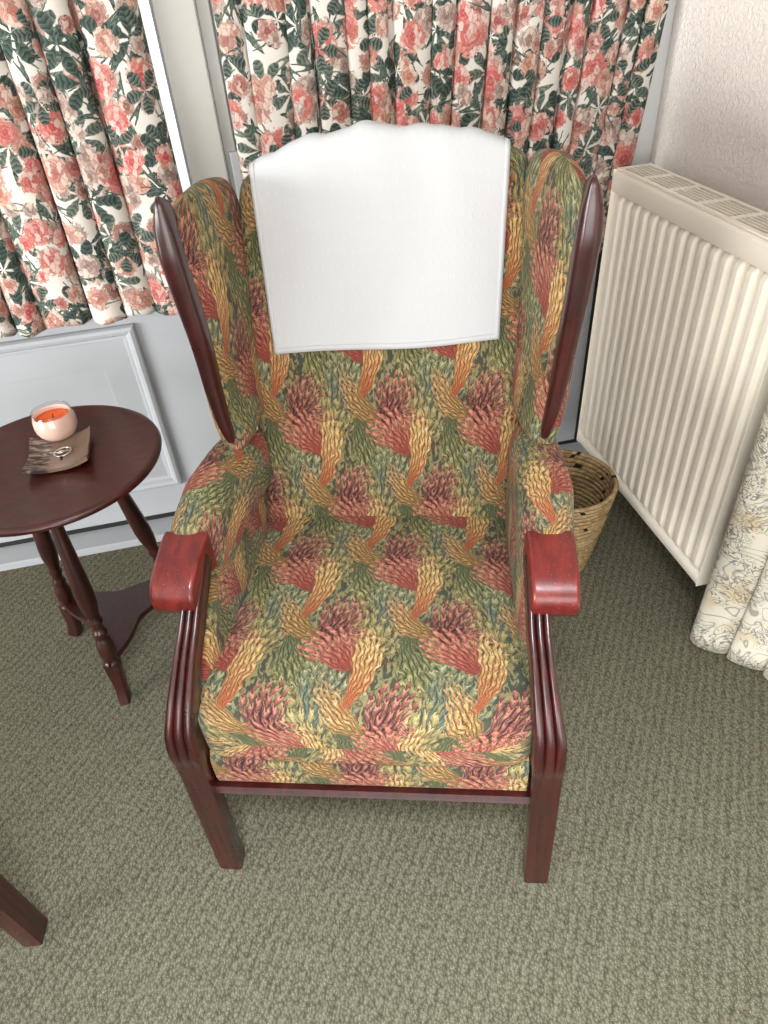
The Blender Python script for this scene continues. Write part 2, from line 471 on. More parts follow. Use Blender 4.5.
def mat_stucco():
    s = NT('textured_wallpaper', .85, .2)
    o = s.obj()
    n1 = s.noise(o, 120, 3, .6, .8)
    s.color(s.mix(n1.outputs[0], rgb(242, 235, 228), rgb(253, 248, 243)))
    s.bump(n1.outputs[0], .8, .008)
    return s.m

def mat_basket():
    s = NT('woven_seagrass', .8, .2)
    uv = s.uv()
    x, y, _ = s.sep(uv)
    nz = s.noise(s.obj(), 60, 2, .6)
    vv = s.add(s.mul(y, 78), s.mul(nz.outputs[0], .5))
    row = s.ma('FLOOR', vv)
    tw = s.add(s.mad(x, 70, s.mul(row, .37)), s.mul(s.ma('FRACT', vv), .8))
    fx = s.ma('FRACT', tw); fy = s.ma('FRACT', vv)
    a = s.mul(s.mul(fx, s.sub(1, fx)), 4); b = s.mul(s.mul(fy, s.sub(1, fy)), 4)
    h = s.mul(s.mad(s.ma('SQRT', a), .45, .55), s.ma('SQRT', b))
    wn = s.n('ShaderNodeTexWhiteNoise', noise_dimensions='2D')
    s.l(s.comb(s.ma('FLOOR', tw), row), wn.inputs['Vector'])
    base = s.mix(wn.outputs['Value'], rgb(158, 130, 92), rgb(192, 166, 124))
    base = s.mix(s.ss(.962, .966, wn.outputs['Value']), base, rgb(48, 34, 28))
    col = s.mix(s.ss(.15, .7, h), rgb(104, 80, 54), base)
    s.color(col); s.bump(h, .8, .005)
    return s.m

def mat_dish():
    s = NT('brown_glaze', .18, .5)
    o = s.obj()
    x, y, _ = s.sep(o)
    n = s.noise(s.map(o, sc=(5, 22, 5)), 6, 3, .6, .8)
    streak = s.ramp(n.outputs[0], [(.4, rgb(52, 46, 46)), (.5, rgb(86, 70, 62)), (.6, rgb(150, 136, 126))])
    plain = s.mix(s.noise(o, 30, 2, .5).outputs[0], rgb(104, 84, 72), rgb(132, 112, 98))
    col = s.mix(s.ss(-.022, -.014, x), streak, plain)
    s.color(col)
    return s.m

def mat_glass():
    """thin clear glass: mostly passes light, mirrors a little at grazing angles"""
    m = bpy.data.materials.new('clear_glass'); m.use_nodes = True
    t = m.node_tree; t.nodes.clear()
    o = t.nodes.new('ShaderNodeOutputMaterial'); mx = t.nodes.new('ShaderNodeMixShader')
    tr = t.nodes.new('ShaderNodeBsdfTransparent'); gl = t.nodes.new('ShaderNodeBsdfGlossy'); fr = t.nodes.new('ShaderNodeLayerWeight'); pw = t.nodes.new('ShaderNodeMath'); pw.operation = 'POWER'; pw.inputs[1].default_value = 3; ad = t.nodes.new('ShaderNodeMath'); ad.operation = 'MULTIPLY_ADD'; ad.inputs[1].default_value = .35; ad.inputs[2].default_value = .03
    nz = t.nodes.new('ShaderNodeTexNoise'); nz.inputs['Scale'].default_value = 4
    rp = t.nodes.new('ShaderNodeValToRGB'); rp.color_ramp.elements[0].color = (.93, .93, .92, 1); rp.color_ramp.elements[1].color = (.97, .97, .97, 1)
    t.links.new(nz.outputs[0], rp.inputs[0]); t.links.new(rp.outputs[0], tr.inputs[0])
    gl.inputs['Roughness'].default_value = .03; t.links.new(fr.outputs['Facing'], pw.inputs[0]); t.links.new(pw.outputs[0], ad.inputs[0])
    t.links.new(ad.outputs[0], mx.inputs[0]); t.links.new(tr.outputs[0], mx.inputs[1]); t.links.new(gl.outputs[0], mx.inputs[2])
    t.links.new(mx.outputs[0], o.inputs[0])
    return m

M_TAP, M_CHZ, M_TOI, M_CLO = mat_tapestry(), mat_chintz(), mat_toile(), mat_cloth()
M_ARMW = mat_wood('red_mahogany', rgb(86, 17, 15), rgb(114, 29, 24), .3, (7, 1.6, 7), .3, .35)
M_LEGW = mat_wood('dark_mahogany', rgb(42, 9, 10), rgb(62, 15, 14), .28, (7, 7, .8), .4, .12)
M_TABW = mat_wood('brown_mahogany', rgb(52, 14, 12), rgb(72, 22, 19), .3, (3, 9, 3), .25)
M_TLEG = mat_wood('turned_mahogany', rgb(36, 11, 9), rgb(56, 19, 15), .3, (7, 7, .8), .35)
M_UPVC = mat_plain('white_upvc', rgb(172, 176, 182), .35)
M_UPVCC = mat_plain('cream_upvc', rgb(182, 181, 176), .4)
M_CEIL = mat_plain('white_ceiling', rgb(214, 212, 208), .9)
M_WHITE = mat_plain('lit_white_upvc', rgb(222, 225, 227), .35)  # brighter copy of the frame white, light put into its colour
M_GASK = mat_plain('black_rubber', rgb(22, 24, 24), .6)
M_RAD = mat_plain('cream_enamel', rgb(248, 241, 227), .35)
M_RADD = mat_plain('shaded_inside', rgb(62, 56, 50), .8)  # dark fin colour stands in for the shade inside the grille
M_STUC, M_CARP, M_BASK, M_DISH, M_GLASS = mat_stucco(), mat_carpet(), mat_basket(), mat_dish(), mat_glass()
M_WAX = mat_plain('pink_wax', rgb(250, 210, 198), .5, var=.06)
M_WAX.node_tree.nodes['Principled BSDF'].inputs['Subsurface Weight'].default_value = .2
M_WAX.node_tree.nodes['Principled BSDF'].inputs['Subsurface Radius'].default_value = (.01, .005, .004)
M_WAXO = mat_plain('orange_wax', rgb(250, 112, 48), .4, var=.05)
M_SIL = mat_plain('silver_metal', rgb(214, 212, 208), .25, metal=1)
M_BLK = mat_plain('charred_wick', rgb(40, 34, 32), .9)

# ------------------------------------------------------------------ upholstery shapes
def slab(spine, hw, ht, m_end=10, m_sec=5, ns=60, nphi=72, uvs=(1, 1, 0, 0), warp=None, tmin=0., xfn=None, seams=()):
    """padded slab. spine(s)->(x,y,z), nrm(s) in the yz plane; wide in x.  Returns MB with uv in tile units."""
    mb = MB()
    ss_ = []
    for j in range(ns+1):
        q = -cos(PI*j/ns)                      # denser near the ends
        ss_.append(.5+.5*math.copysign(abs(q)**.75, q))
    def frame(t):
        a, b = Vector(spine(max(0, t-.01))), Vector(spine(min(1, t+.01)))
        d = (b-a).normalized(); n = Vector((1, 0, 0)).cross(d).normalized()
        return Vector(spine(t)), n
    def env(t):
        e = abs(2*t-1)
        return max(0., 1-e**m_end)**(1/m_end) if e < 1 else 0.
    rows = []
    for t in ss_:
        c, n = frame(t); e = env(t); e2 = lerp(1, e, .35) if e > 0 else 0.
        row = []
        for i in range(nphi):
            a = 2*PI*i/nphi - PI
            x = spow(cos(a), 2/m_sec)*hw(t)*lerp(1, e, .25 if e > .02 else .25)
            d = spow(sin(a), 2/m_sec)*ht(t)*e
            sd = 0
            for st, depth, wid in seams:
                sd += depth*math.exp(-((t-st)/wid)**2)
            if d > 0: d = d-sd
            p = c+Vector((x, 0, 0))+n*d
            if warp: p = warp(p)
            row.append(p)
        rows.append(row)
    # arc lengths
    k0 = int(nphi*.75)                          # a = +pi/2 : front/top centre
    vl = [0.]
    for j in range(ns): vl.append(vl[-1]+(rows[j+1][k0]-rows[j][k0]).length)
    mid = rows[ns//2]; ul = [0.]
    for i in range(nphi): ul.append(ul[-1]+(mid[(i+1) % nphi]-mid[i]).length)
    uc = ul[k0]
    sx, sy, ox, oy = uvs
    mb.grid(lambda i, j: rows[j][i], lambda i, j: ((-(ul[i]-uc)-ox)/sx, (vl[j]-oy)/sy), nphi, ns, closed=True)
    mb.vl = vl; mb.rows = rows; mb.k0 = k0
    return mb

# ------------------------------------------------------------------ armchair
CH_O = (.0353, .5736, 0); CH_RZ = math.radians(-16.53)

def back_front(z):                              # spine of the backrest
    return None
BK_Z0, BK_Z1 = .36, 1.085
BK_T = .055
def bk_spine(t):
    z = lerp(BK_Z0, BK_Z1, t)
    y = .5+.185*(z-.43)+BK_T+.004
    x = lerp(.004, .022, t)
    return (x, y, z)
def bk_hw(t): return lerp(.262, .246, t)
def bk_ht(t): return BK_T
def bk_warp(p):
    k = smooth(.80, 1.08, p.z)
    xr = (p.x-.018)/.24
    return Vector((p.x, p.y, p.z+k*(.050*(1-min(1.2, abs(xr-.26))**2.4)-.034-.020*xr)))

def reed_section(w, d, groove):
    """front (-y) reeded rectangular section, list of (x, y) around"""
    pts = []
    n = 24; h = w/2
    for i in range(n+1):
        x = -h+w*i/n
        y = -d/2+groove*(abs(cos(PI*3*(i/n)))**1.0)*0
        ph = (i/n*3) % 1.0
        if i == n: ph = 1
        y = -d/2+groove*(1-math.sqrt(max(0, 1-(2*ph-1)**2)))
        pts.append((x, y))
    pts += [(h, -d/4), (h, d/4), (h-.006, d/2), (-h+.006, d/2), (-h, d/4), (-h, -d/4)]
    return pts

def make_leg(sx, parent):
    """front leg with knee and swept reeded post"""
    mb = MB()
    path = [(.0, 0.0), (.0, .1), (.0, .2), (.0, .3), (-.001, .355), (-.003, .395), (.002, .43), (.018, .466), (.044, .502), (.078, .536), (.118, .566), (.158, .590), (.192, .612)]
    n = 52; secs = []
    for j in range(n+1):
        t = j/n; p = cat([(a, b, 0) for a, b in path], t)
        p2 = cat([(a, b, 0) for a, b in path], min(1, t+.01)); p1 = cat([(a, b, 0) for a, b in path], max(0, t-.01))
        d = (p2-p1).normalized(); nn = Vector((-d[1], d[0], 0))     # (y,z) plane: normal pointing to -y
        z = p[1]
        w = interp([(0, .041), (.36, .043), (.39, .046), (.43, .047), (.46, .042), (.52, .035), (.6, .031)], z)
        dep = interp([(0, .040), (.34, .042), (.375, .044), (.40, .056), (.44, .055), (.5, .046), (.6, .042)], z)
        g = interp([(0, .0005), (.36, .0006), (.385, .003), (.42, .007), (.6, .008)], z)
        xo = sx*interp([(0, .284), (.25, .277), (.39, .272), (.44, .271), (.55, .257), (.62, .256)], z)
        sec = []
        for (a, b) in reed_section(w, dep, g):
            q = Vector((p[0], p[1], 0))+nn*(-b)
            sec.append((xo+a, q[0], max(0, q[1]) if z > .02 else 0.0))
        if j == 0: sec = [(lerp(xo, q[0], .94), q[1]*.94, 0.0) for q in sec]
        secs.append(sec)
    m = len(secs[0])
    base, w_ = mb.grid(lambda i, j: secs[j][i], lambda i, j: (i/m, j/n), m, n, closed=True)
    mb.cap(range(base, base+m)); mb.cap(range(base+n*m, base+(n+1)*m))
    return mb.build('leg', M_LEGW, parent, sharp=50)

def make_knuckle(sx, parent):
    prof = [(.218, .645), (.19, .643), (.16, .637), (.135, .630), (.118, .622), (.108, .611), (.104, .596), (.105, .583), (.110, .573), (.119, .568), (.131, .567), (.145, .569), (.155, .574), (.162, .580), (.167, .586), (.176, .586), (.19, .580), (.218, .565)]
    mb = MB()
    poly = prof
    cx = sx*.2785
    def fn(p, q, t):
        flare = interp([(.10, .0335), (.13, .0345), (.17, .035), (.22, .036)], p)
        return (cx+t*flare, p, q)
    mb.prism(poly, fn, -1, 1)
    return mb.build('hand_rest', M_ARMW, parent, sharp=40, bevel=.006)

def arm_pad(sx, parent):
    mb = MB(); ns, nphi = 44, 48
    rows = []
    for j in range(ns+1):
        q = -cos(PI*j/ns); t = .5+.5*math.copysign(abs(q)**.7, q)
        y = lerp(.206, .535, t)
        e = abs(2*t-1); env = (max(0, 1-e**14))**(1/14) if e < 1 else 0
        env = lerp(.55, 1, env) if t < .5 else env
        hw = interp([(0, .036), (.12, .041), (.4, .047), (.8, .044), (1, .040)], t)*lerp(1, env, .9)
        zt = interp([(0, .650), (.15, .658), (.4, .662), (.7, .656), (1, .640)], t)
        hh = .075*env
        cx = sx*interp([(0, .2785), (.4, .2825), (1, .272)], t) + interp([(0, 0), (1, .012)], t)
        row = []
        for i in range(nphi):
            a = 2*PI*i/nphi-PI/2-PI*.25
            row.append(Vector((cx+spow(cos(a), .72)*hw, y, zt-.075+spow(sin(a), .62)*hh)))
        rows.append(row)
    mid = rows[ns//2]; ul = [0]
    for i in range(nphi): ul.append(ul[-1]+(mid[(i+1) % nphi]-mid[i]).length)
    P = .18
    b, w = mb.grid(lambda i, j: rows[j][i], lambda i, j: (ul[i]/P*(1)+.12+(.33 if sx > 0 else 0), rows[min(j, ns)][0].y/P+.35), nphi, ns, closed=True)
    mb.cap(range(b, b+nphi))
    return mb.build('arm_pad', M_TAP, parent)

def arm_panel(sx, parent):
    mb = MB(); hw = .021
    cx = sx*.262
    # rounded upholstered slab from the seat rail to the pad
    def P(i, j):
        a = 2*PI*i/40; t = j/20
        z = lerp(.285, .60, t)
        y = .348+spow(cos(a), .5)*.165
        # slanted front edge follows the swept post
        y0 = lerp(.03, .225, smooth(.40, .62, z))
        y = lerp(y0, .57, .5+.5*spow(cos(a), .5))
        return (cx+spow(sin(a), .5)*hw, y, z)
    b, w = mb.grid(P, lambda i, j: (P(i, j)[1]/.18+.2*sx, P(i, j)[2]/.18+.4), 40, 20, closed=True)
    mb.cap(range(b, b+40), flip=True); mb.cap(range(b+20*40, b+21*40))
    return mb.build('arm_panel', M_TAP, parent, sharp=60)

def wing(sx, parent):
    mb = MB(); ns, nphi = 60, 64
    X0 = .026
    rows = []
    for j in range(ns+1):
        q = -cos(PI*j/ns); t = .5+.5*math.copysign(abs(q)**.7, q)
        ZT = 1.064 if sx < 0 else 1.080
        z = lerp(.642, ZT, t)
        e = 2*t-1
        m = 5.0 if e > 0 else 16.0
        env = (max(0, 1-abs(e)**m))**(1/2.6) if abs(e) < 1 else 0
        env_l = (max(0, 1-abs(e)**(9 if e > 0 else 22)))**(1/3.) if abs(e) < 1 else 0
        yf = interp([(.65, .425), (.75, .426), (.9, .418), (1.0, .41), (1.1, .415)], z)
        yb = interp([(.65, .62), (1.1, .69)], z)
        yc = (yf+yb)/2; hl = (yb-yf)/2*lerp(.5 if e > 0 else .9, 1, env_l)
        ht = interp([(.65, .040), (.85, .033), (1.1, .034)], z)*env
        xf = interp([(.66, .266), (.72, .276), (.8, .284), (.95, .292), (1.03, .290), (1.1, .280)], z)
        xb = interp([(.66, .268), (1.1, .262)], z)
        row = []
        for i in range(nphi):
            a = 2*PI*i/nphi
            al = spow(cos(a), .62); ac = spow(sin(a), .7)
            y = yc+al*hl
            f = clamp((y-yf)/(yb-yf))
            x = lerp(xf, xb, f)+ac*ht*lerp(.8, 1.2, f)-sx*.013*f
            dz = -.016*smooth(.5, 1., f)*smooth(.9, 1.09, z)-.010*smooth(.35, 0., f)*smooth(.95, 1.09, z)
            row.append(Vector((X0+sx*x, y, z+dz)))
        lo = .011*smooth(.9, .68, z) if sx < 0 else 0.
        rows.append([Vector((q.x-lo, q.y, q.z)) for q in row])
    mid = rows[ns//2]; ul = [0]
    for i in range(nphi): ul.append(ul[-1]+(mid[(i+1) % nphi]-mid[i]).length)
    P = .185
    mb.grid(lambda i, j: rows[j][i], lambda i, j: (-sx*ul[i]/P+(.05 if sx > 0 else .62), rows[j][0].z/P+(.25 if sx > 0 else .15)), nphi, ns, closed=True)
    w = mb.build('wing', M_TAP, parent)
    # wooden facing on the front outer edge
    fb = MB(); n = 44; k = 28; rows2 = []
    for j in range(n+1):
        q = -cos(PI*j/n); t = .5+.5*q
        z = lerp(.672, 1.083, t)
        xo = interp([(.672, .272), (.69, .277), (.72, .285), (.78, .294), (.86, .302), (.93, .309), (1.0, .314), (1.04, .312), (1.07, .304), (1.085, .294)], z)
        xi = interp([(.69, .257), (.72, .261), (.78, .266), (.86, .270), (.93, .2735), (1.0, .276), (1.04, .279), (1.07, .284), (1.085, .289)], z)
        yf = interp([(.65, .412), (.75, .411), (.9, .402), (1.0, .397), (1.1, .402)], z)
        dep = interp([(.672, .022), (.72, .034), (.8, .045), (1.0, .055), (1.07, .045), (1.083, .012)], z)
        e = abs(2*t-1); mm = 14 if t < .5 else 6; env = (max(0, 1-e**mm))**(1/3.) if e < 1 else 0.0
        xc, hx = (xo+xi)/2, (xo-xi)/2*lerp(.5, 1, env)
        row = []
        for i in range(k):
            a = 2*PI*i/k
            row.append(Vector((X0-(.012*smooth(.9, .68, z) if sx < 0 else 0)+sx*(xc+spow(cos(a), .6)*hx), yf+dep/2+spow(sin(a), .6)*dep/2*lerp(.3, 1, env), z)))
        rows2.append(row)
    b, w2 = fb.grid(lambda i, j: rows2[j][i], lambda i, j: (i/k, j/n), k, n, closed=True)
    fb.cap(range(b, b+k)); fb.cap(range(b+n*k, b+(n+1)*k))
    o = fb.build('wood_facing', M_LEGW, w, sharp=60)
    o['label'] = 'dark red wooden edge of the wing'
    return w

def make_armchair(label):
    r = empty('wing_armchair')
    tag(r, label, 'armchair', 'matching wing armchairs')
    # seat cushion, spine from back to front so that the last end is the rounded nose
    def sp(t):
        y = lerp(-.006, .545, t)
        z = interp([(0, .408), (.1, .4085), (.3, .397), (1, .372)], t)
        return (0, y, z)
    def hw(t): return interp([(0, .250), (.07, .264), (.16, .269), (.4, .256), (1, .25)], t)
    def hh(t): return interp([(0, .060), (.3, .058), (1, .052)], t)
    def wseat(p):
        k = 1-(p.x/.26)**2
        return Vector((p.x, p.y-.004*k if p.y < .1 else p.y, p.z+.012*max(0, k)*smooth(.40, .45, p.z)))
    probe = slab(sp, hw, hh, m_end=9, m_sec=7, warp=wseat)
    k0 = probe.k0
    v0 = interp([(probe.rows[j][k0].y, probe.vl[j]) for j in range(2, 60)], .092)
    sign = 1 if probe.rows[30][k0].z > .4 else -1
    mb = slab(sp, hw, hh, m_end=9, m_sec=7, warp=wseat, uvs=(.187, .190, .016, v0), ns=70, nphi=96)
    mb.build('seat_cushion', M_TAP, r)
    fb = MB()
    def PB(i, j):
        x = lerp(-.249, .249, i/40); t = j/12
        z = lerp(.275, .362, t)
        y = -.002+.010*(2*t-1)**4
        return (x, y, z)
    fb.grid(PB, lambda i, j: ((PB(i, j)[0]-.016)/.187+.25, (PB(i, j)[2]-.43)/.185), 40, 12)
    b2, _ = fb.grid(lambda i, j: (lerp(-.249, .249, i/40), .06, lerp(.275, .362, j/12)), lambda i, j: (0, 0), 40, 12, flip=True)
    for j in range(12):
        for i in (0, 40):
            fb.face([j*41+i, (j+1)*41+i, b2+(j+1)*41+i, b2+j*41+i])
    for i in range(40):
        fb.face([12*41+i, 12*41+i+1, b2+12*41+i+1, b2+12*41+i]); fb.face([i, i+1, b2+i+1, b2+i])
    fb.build('front_border', M_TAP, r, sharp=60)
    # rail under the border
    rb = MB()
    rb.prism([(-.002, .258), (-.007, .260), (-.009, .264), (-.005, .267), (-.005, .269), (-.008, .272), (-.004, .276), (.02, .276), (.02, .258)], lambda p, q, t: (t, p, q), -.262, .262)
    rb.build('seat_rail', M_LEGW, r, sharp=40)
    # backrest
    bs = slab(bk_spine, bk_hw, bk_ht, m_end=9, m_sec=6, warp=bk_warp, seams=((.395, .004, .008),))
    va = interp([(bs.rows[j][bs.k0].z, bs.vl[j]) for j in range(2, 58)], .575)
    uo = .078
    flipv = 1
    bs = slab(bk_spine, bk_hw, bk_ht, m_end=9, m_sec=6, warp=bk_warp, uvs=(.170, .188, uo, va), ns=110, nphi=96, seams=((.395, .004, .008),))
    bs.build('backrest', M_TAP, r)
    for sx in (-1, 1):
        make_leg(sx, r); make_knuckle(sx, r); arm_pad(sx, r); arm_panel(sx, r); wing(sx, r)
        lb = MB()
        sec = [(-.018, -.018), (.018, -.018), (.018, .018), (-.018, .018)]
        pts = [(.60, .36), (.615, .25), (.64, .12), (.675, 0)]
        rows = [[(sx*.235+a*lerp(1, .8, j/3), y+b*lerp(1, .8, j/3), z) for a, b in sec] for j, (y, z) in enumerate(pts)]
        b, w = lb.grid(lambda i, j: rows[j][i], lambda i, j: (i, j), 4, 3, closed=True)
        lb.cap(range(b, b+4)); lb.cap(range(b+12, b+16))
        lb.build('leg', M_LEGW, r, smooth_=False, bevel=.003)
        sb = MB(); sb.box((sx*.262-.012, .02, .25), (sx*.262+.012, .60, .29)); sb.build('side_rail', M_LEGW, r, smooth_=False, bevel=.003)
    return r

chair = make_armchair('leafy tapestry wing armchair with a white cloth over its back')
chair.location = CH_O; chair.rotation_euler = (0, 0, CH_RZ)

def copy_tree(o, parent=None):
    c = o.copy(); COL.objects.link(c)
    if parent: c.parent = parent
    for ch in list(o.children): copy_tree(ch, c)
    return c
chair2 = copy_tree(chair)
chair2['label'] = 'armchair at the left edge with only its dark red leg in view'
a2 = math.radians(84)
foot = Vector((.283, .0, 0)); tgt = Vector((-.597, .608, 0))
chair2.rotation_euler = (0, 0, a2)
chair2.location = tgt-Matrix.Rotation(a2, 3, 'Z') @ foot

# ------------------------------------------------------------------ antimacassar (rests on the back of the chair)
def cloth():
    mb = MB()
    NU, NV = 70, 110
    def env(t):
        e = abs(2*t-1)
        return max(0., 1-e**9)**(1/9) if e < 1 else 0.
    def outline(q, side):                       # side +1 front, -1 back
        t = q; c = Vector(bk_spine(t)); a = Vector(bk_spine(t-.01)); b = Vector(bk_spine(min(1, t+.01)))
        d = (b-a).normalized(); n = Vector((1, 0, 0)).cross(d).normalized()
        if n.y > 0: n = -n
        return c+n*side*BK_T*env(t)
    path = []
    t0 = (.755-BK_Z0)/(BK_Z1-BK_Z0)
    for k in range(200): path.append(outline(lerp(t0, .9, k/199), 1))
    for k in range(1, 150):
        u = k/150; path.append(outline(.9+.1*(1-(1-u)**3), 1))
    for k in range(150, 0, -1):
        u = k/150; path.append(outline(.9+.1*(1-(1-u)**3), -1))
    for k in range(40): path.append(outline(lerp(.9, .78, k/39), -1))
    L = [0]
    for a, b in zip(path, path[1:]): L.append(L[-1]+(b-a).length)
    T = L[-1]
    def at(d):
        d = clamp(d, 0, T-1e-6)
        lo, hi = 0, len(L)-1
        while hi-lo > 1:
            mid = (lo+hi)//2
            if L[mid] <= d: lo = mid
            else: hi = mid
        f = (d-L[lo])/max(1e-9, L[hi]-L[lo])
        p = path[lo].lerp(path[hi], f)
        q0, q1 = path[max(0, lo-6)], path[min(len(path)-1, hi+6)]
        dd = (q1-q0).normalized(); n = Vector((1, 0, 0)).cross(dd).normalized()
        return p, n
    p0, n0 = at(.05)
    flip = -1 if n0.y > 0 else 1
    W0 = .404
    def P(i, j):
        u = i/NU; d = T*j/NV
        sag = .010*(1-u)-.000*u
        dd = d+(.003*sin(u*7+.6)+.014*u)*(1-j/NV)
        p, n = at(max(0, dd)); n = n*flip
        wx = lerp(.402, .434, j/NV)
        x = (u-.5)*wx + lerp(.016, .022, j/NV) + .006*(.3-j/NV)
        xr = clamp(abs((x-p.x)/.243), 0, .97)
        inset = BK_T*(1-(1-xr**6)**(1/6.))
        off = .0045+.0012*sin(u*23+d*9)*smooth(.0, .3, d)+.0025*abs(sin(u*31))*smooth(.3, .36, d)*smooth(.5, .4, d)
        low = smooth(.18, 0, d)
        off += low*.003*(1+sin(u*9+1.))
        q = Vector((x, p.y, p.z))+n*(off-inset*smooth(.36, .30, d)*.9)
        q = bk_warp(q)
        q.z += .0024*(sin(u*17)*.6+sin(u*29+1))*smooth(.31, .345, d)*smooth(.45, .38, d)+.003
        return q
    mb.grid(P, lambda i, j: (i/NU*W0, T*j/NV), NU, NV)
    o = mb.build('chair_cloth', M_CLO, None, solid=.0016)
    o.location = CH_O; o.rotation_euler = (0, 0, CH_RZ)
    tag(o, 'white cotton cloth draped over the top of the armchair back', 'cloth')
    # stitched hem as its own raised band
    hb = MB(); hw_ = 7
    def band(fi, fj, n):
        base = len(hb.v)
        for k in range(n+1):
            for s_ in (0, 1):
                hb.v.append(tuple(fi(k, s_)))
        for k in range(n): hb.face([base+2*k, base+2*k+1, base+2*k+3, base+2*k+2])
    def lift(q, r):
        return q
    def N_(i, j):
        a = P(min(NU, i+1), j)-P(max(0, i-1), j); b = P(i, min(NV, j+1))-P(i, max(0, j-1))
        n = a.cross(b).normalized(); return n if n.y < 0 or n.z > .5 else -n
    jm = 84
    def S(i, j):
        i0, j0 = int(i), int(j); fi, fj = i-i0, j-j0
        i1, j1 = min(NU, i0+1), min(NV, j0+1)
        q = P(i0, j0).lerp(P(i1, j0), fi).lerp(P(i0, j1).lerp(P(i1, j1), fi), fj)
        return q+N_(i0, j0)*.0016
    band(lambda k, s_: S(k, .15+s_*1.9), None, NU)
    band(lambda k, s_: S(.15+s_*1.3, k), None, jm)
    band(lambda k, s_: S(NU-.15-s_*1.3, k), None, jm)
    hb.build('hem', M_CLO, o, solid=.0008)
cloth()

# ------------------------------------------------------------------ side table
TB = Vector((-.465, 1.262, 0)); TZ = .572; TR = .223
tab = empty('side_table', TB)
tag(tab, 'small round mahogany side table on three turned legs', 'table')
tb = MB()
prof = [(0, TZ-.018), (TR-.02, TZ-.018), (TR-.008, TZ-.017), (TR-.002, TZ-.013), (TR, TZ-.008), (TR-.002, TZ-.003), (TR-.007, TZ), (TR-.014, TZ-.0005), (TR-.018, TZ-.0015), (0, TZ-.0015)]
tb.lathe(prof, n=96)
tb.build('table_top', M_TABW, tab, sharp=50)
ab = MB()
feet = [math.radians(a) for a in (-92, 152, 30)]
RF = .168
for k in range(1): pass
# apron block under the top
ab.lathe([(0, TZ-.045), (.10, TZ-.045), (.11, TZ-.04), (.11, TZ-.0185), (0, TZ-.0185)], n=48)
ab.build('under_block', M_TLEG, tab, sharp=40)
def table_leg(ang):
    top = Vector((cos(ang)*.092, sin(ang)*.092, TZ-.02)); knee = Vector((cos(ang)*.150, sin(ang)*.150, .10))
    ax = (top-knee); Lh = ax.length; ax.normalize()
    prof = [(0, 0), (.020, 0), (.021, .004), (.021, .014), (.019, .018), (.0165, .024), (.0185, .034), (.0215, .05), (.0205, .068), (.0165, .084), (.0145, .092), (.0175, .098), (.0175, .104), (.0135, .110), (.0130, .122), (.0165, .13), (.0172, .136), (.0130, .144), (.0165, .16), (.0205, .185), (.0215, .21), (.0205, .25), (.0175, .31), (.0145, .37), (.0125, .42), (.0125, Lh)]
    q = Vector((0, 0, 1)).rotation_difference(ax)
    mb = MB(); mb.lathe([(r*.92, z) for r, z in prof], n=28, M=Matrix.Translation(knee) @ q.to_matrix().to_4x4())
    leg = mb.build('leg', M_TLEG, tab, sharp=50)
    fb = MB()
    er = Vector((cos(ang), sin(ang), 0)); et = Vector((-sin(ang), cos(ang), 0))
    path = [(.148, .112, .018, .020), (.151, .09, .017, .019), (.155, .065, .015, .016), (.160, .04, .013, .015), (.167, .018, .013, .016), (.172, .0, .013, .018)]
    def P(i, j):
        r, z, w, d = path[j]; a = 2*PI*i/20
        return er*(r+spow(cos(a), .4)*d)+et*(spow(sin(a), .4)*w)+Vector((0, 0, z))
    b, w = fb.grid(P, lambda i, j: (i/20, j/5), 20, 5, closed=True)
    fb.cap(range(b, b+20)); fb.cap(range(b+100, b+120))
    fb.build('foot', M_TLEG, leg, sharp=45)
for a in feet: table_leg(a)
sh = MB(); poly = []
for k in (0, 2, 1):
    a, b = feet[k], feet[(k+2) % 3]
    if b < a: b += 2*PI
    for t in range(0, 25):
        u = t/24; ang = lerp(a, b, u)
        # concave edge between corners
        r = .172 - .105*(sin(PI*u)**.75) if 0 < u < 1 else .172
        poly.append((r*cos(ang), r*sin(ang)))
n = len(poly)
def shelf_pt(p, q, t): return (p, q, t)
poly2 = []
for p in poly:
    if not poly2 or (Vector(p)-Vector(poly2[-1])).length > 1e-4: poly2.append(p)
if (Vector(poly2[0])-Vector(poly2[-1])).length < 1e-4: poly2.pop()
ns_ = len(poly2)
for z_, q_ in ((.112, 0), (.115, 1), (.1255, 1), (.128, 0)):
    for p_ in poly2: sh.v.append((p_[0]*(1 if q_ else .982), p_[1]*(1 if q_ else .982), z_))
for l_ in range(3):
    for k in range(ns_): sh.face([l_*ns_+k, l_*ns_+(k+1) % ns_, (l_+1)*ns_+(k+1) % ns_, (l_+1)*ns_+k])
for l_, z_ in ((0, .112), (3, .128)):
    c_ = len(sh.v); sh.v.append((0, 0, z_))
    for k in range(ns_): sh.face([l_*ns_+k, l_*ns_+(k+1) % ns_, c_])
sh.build('lower_shelf', M_TLEG, tab, sharp=40)

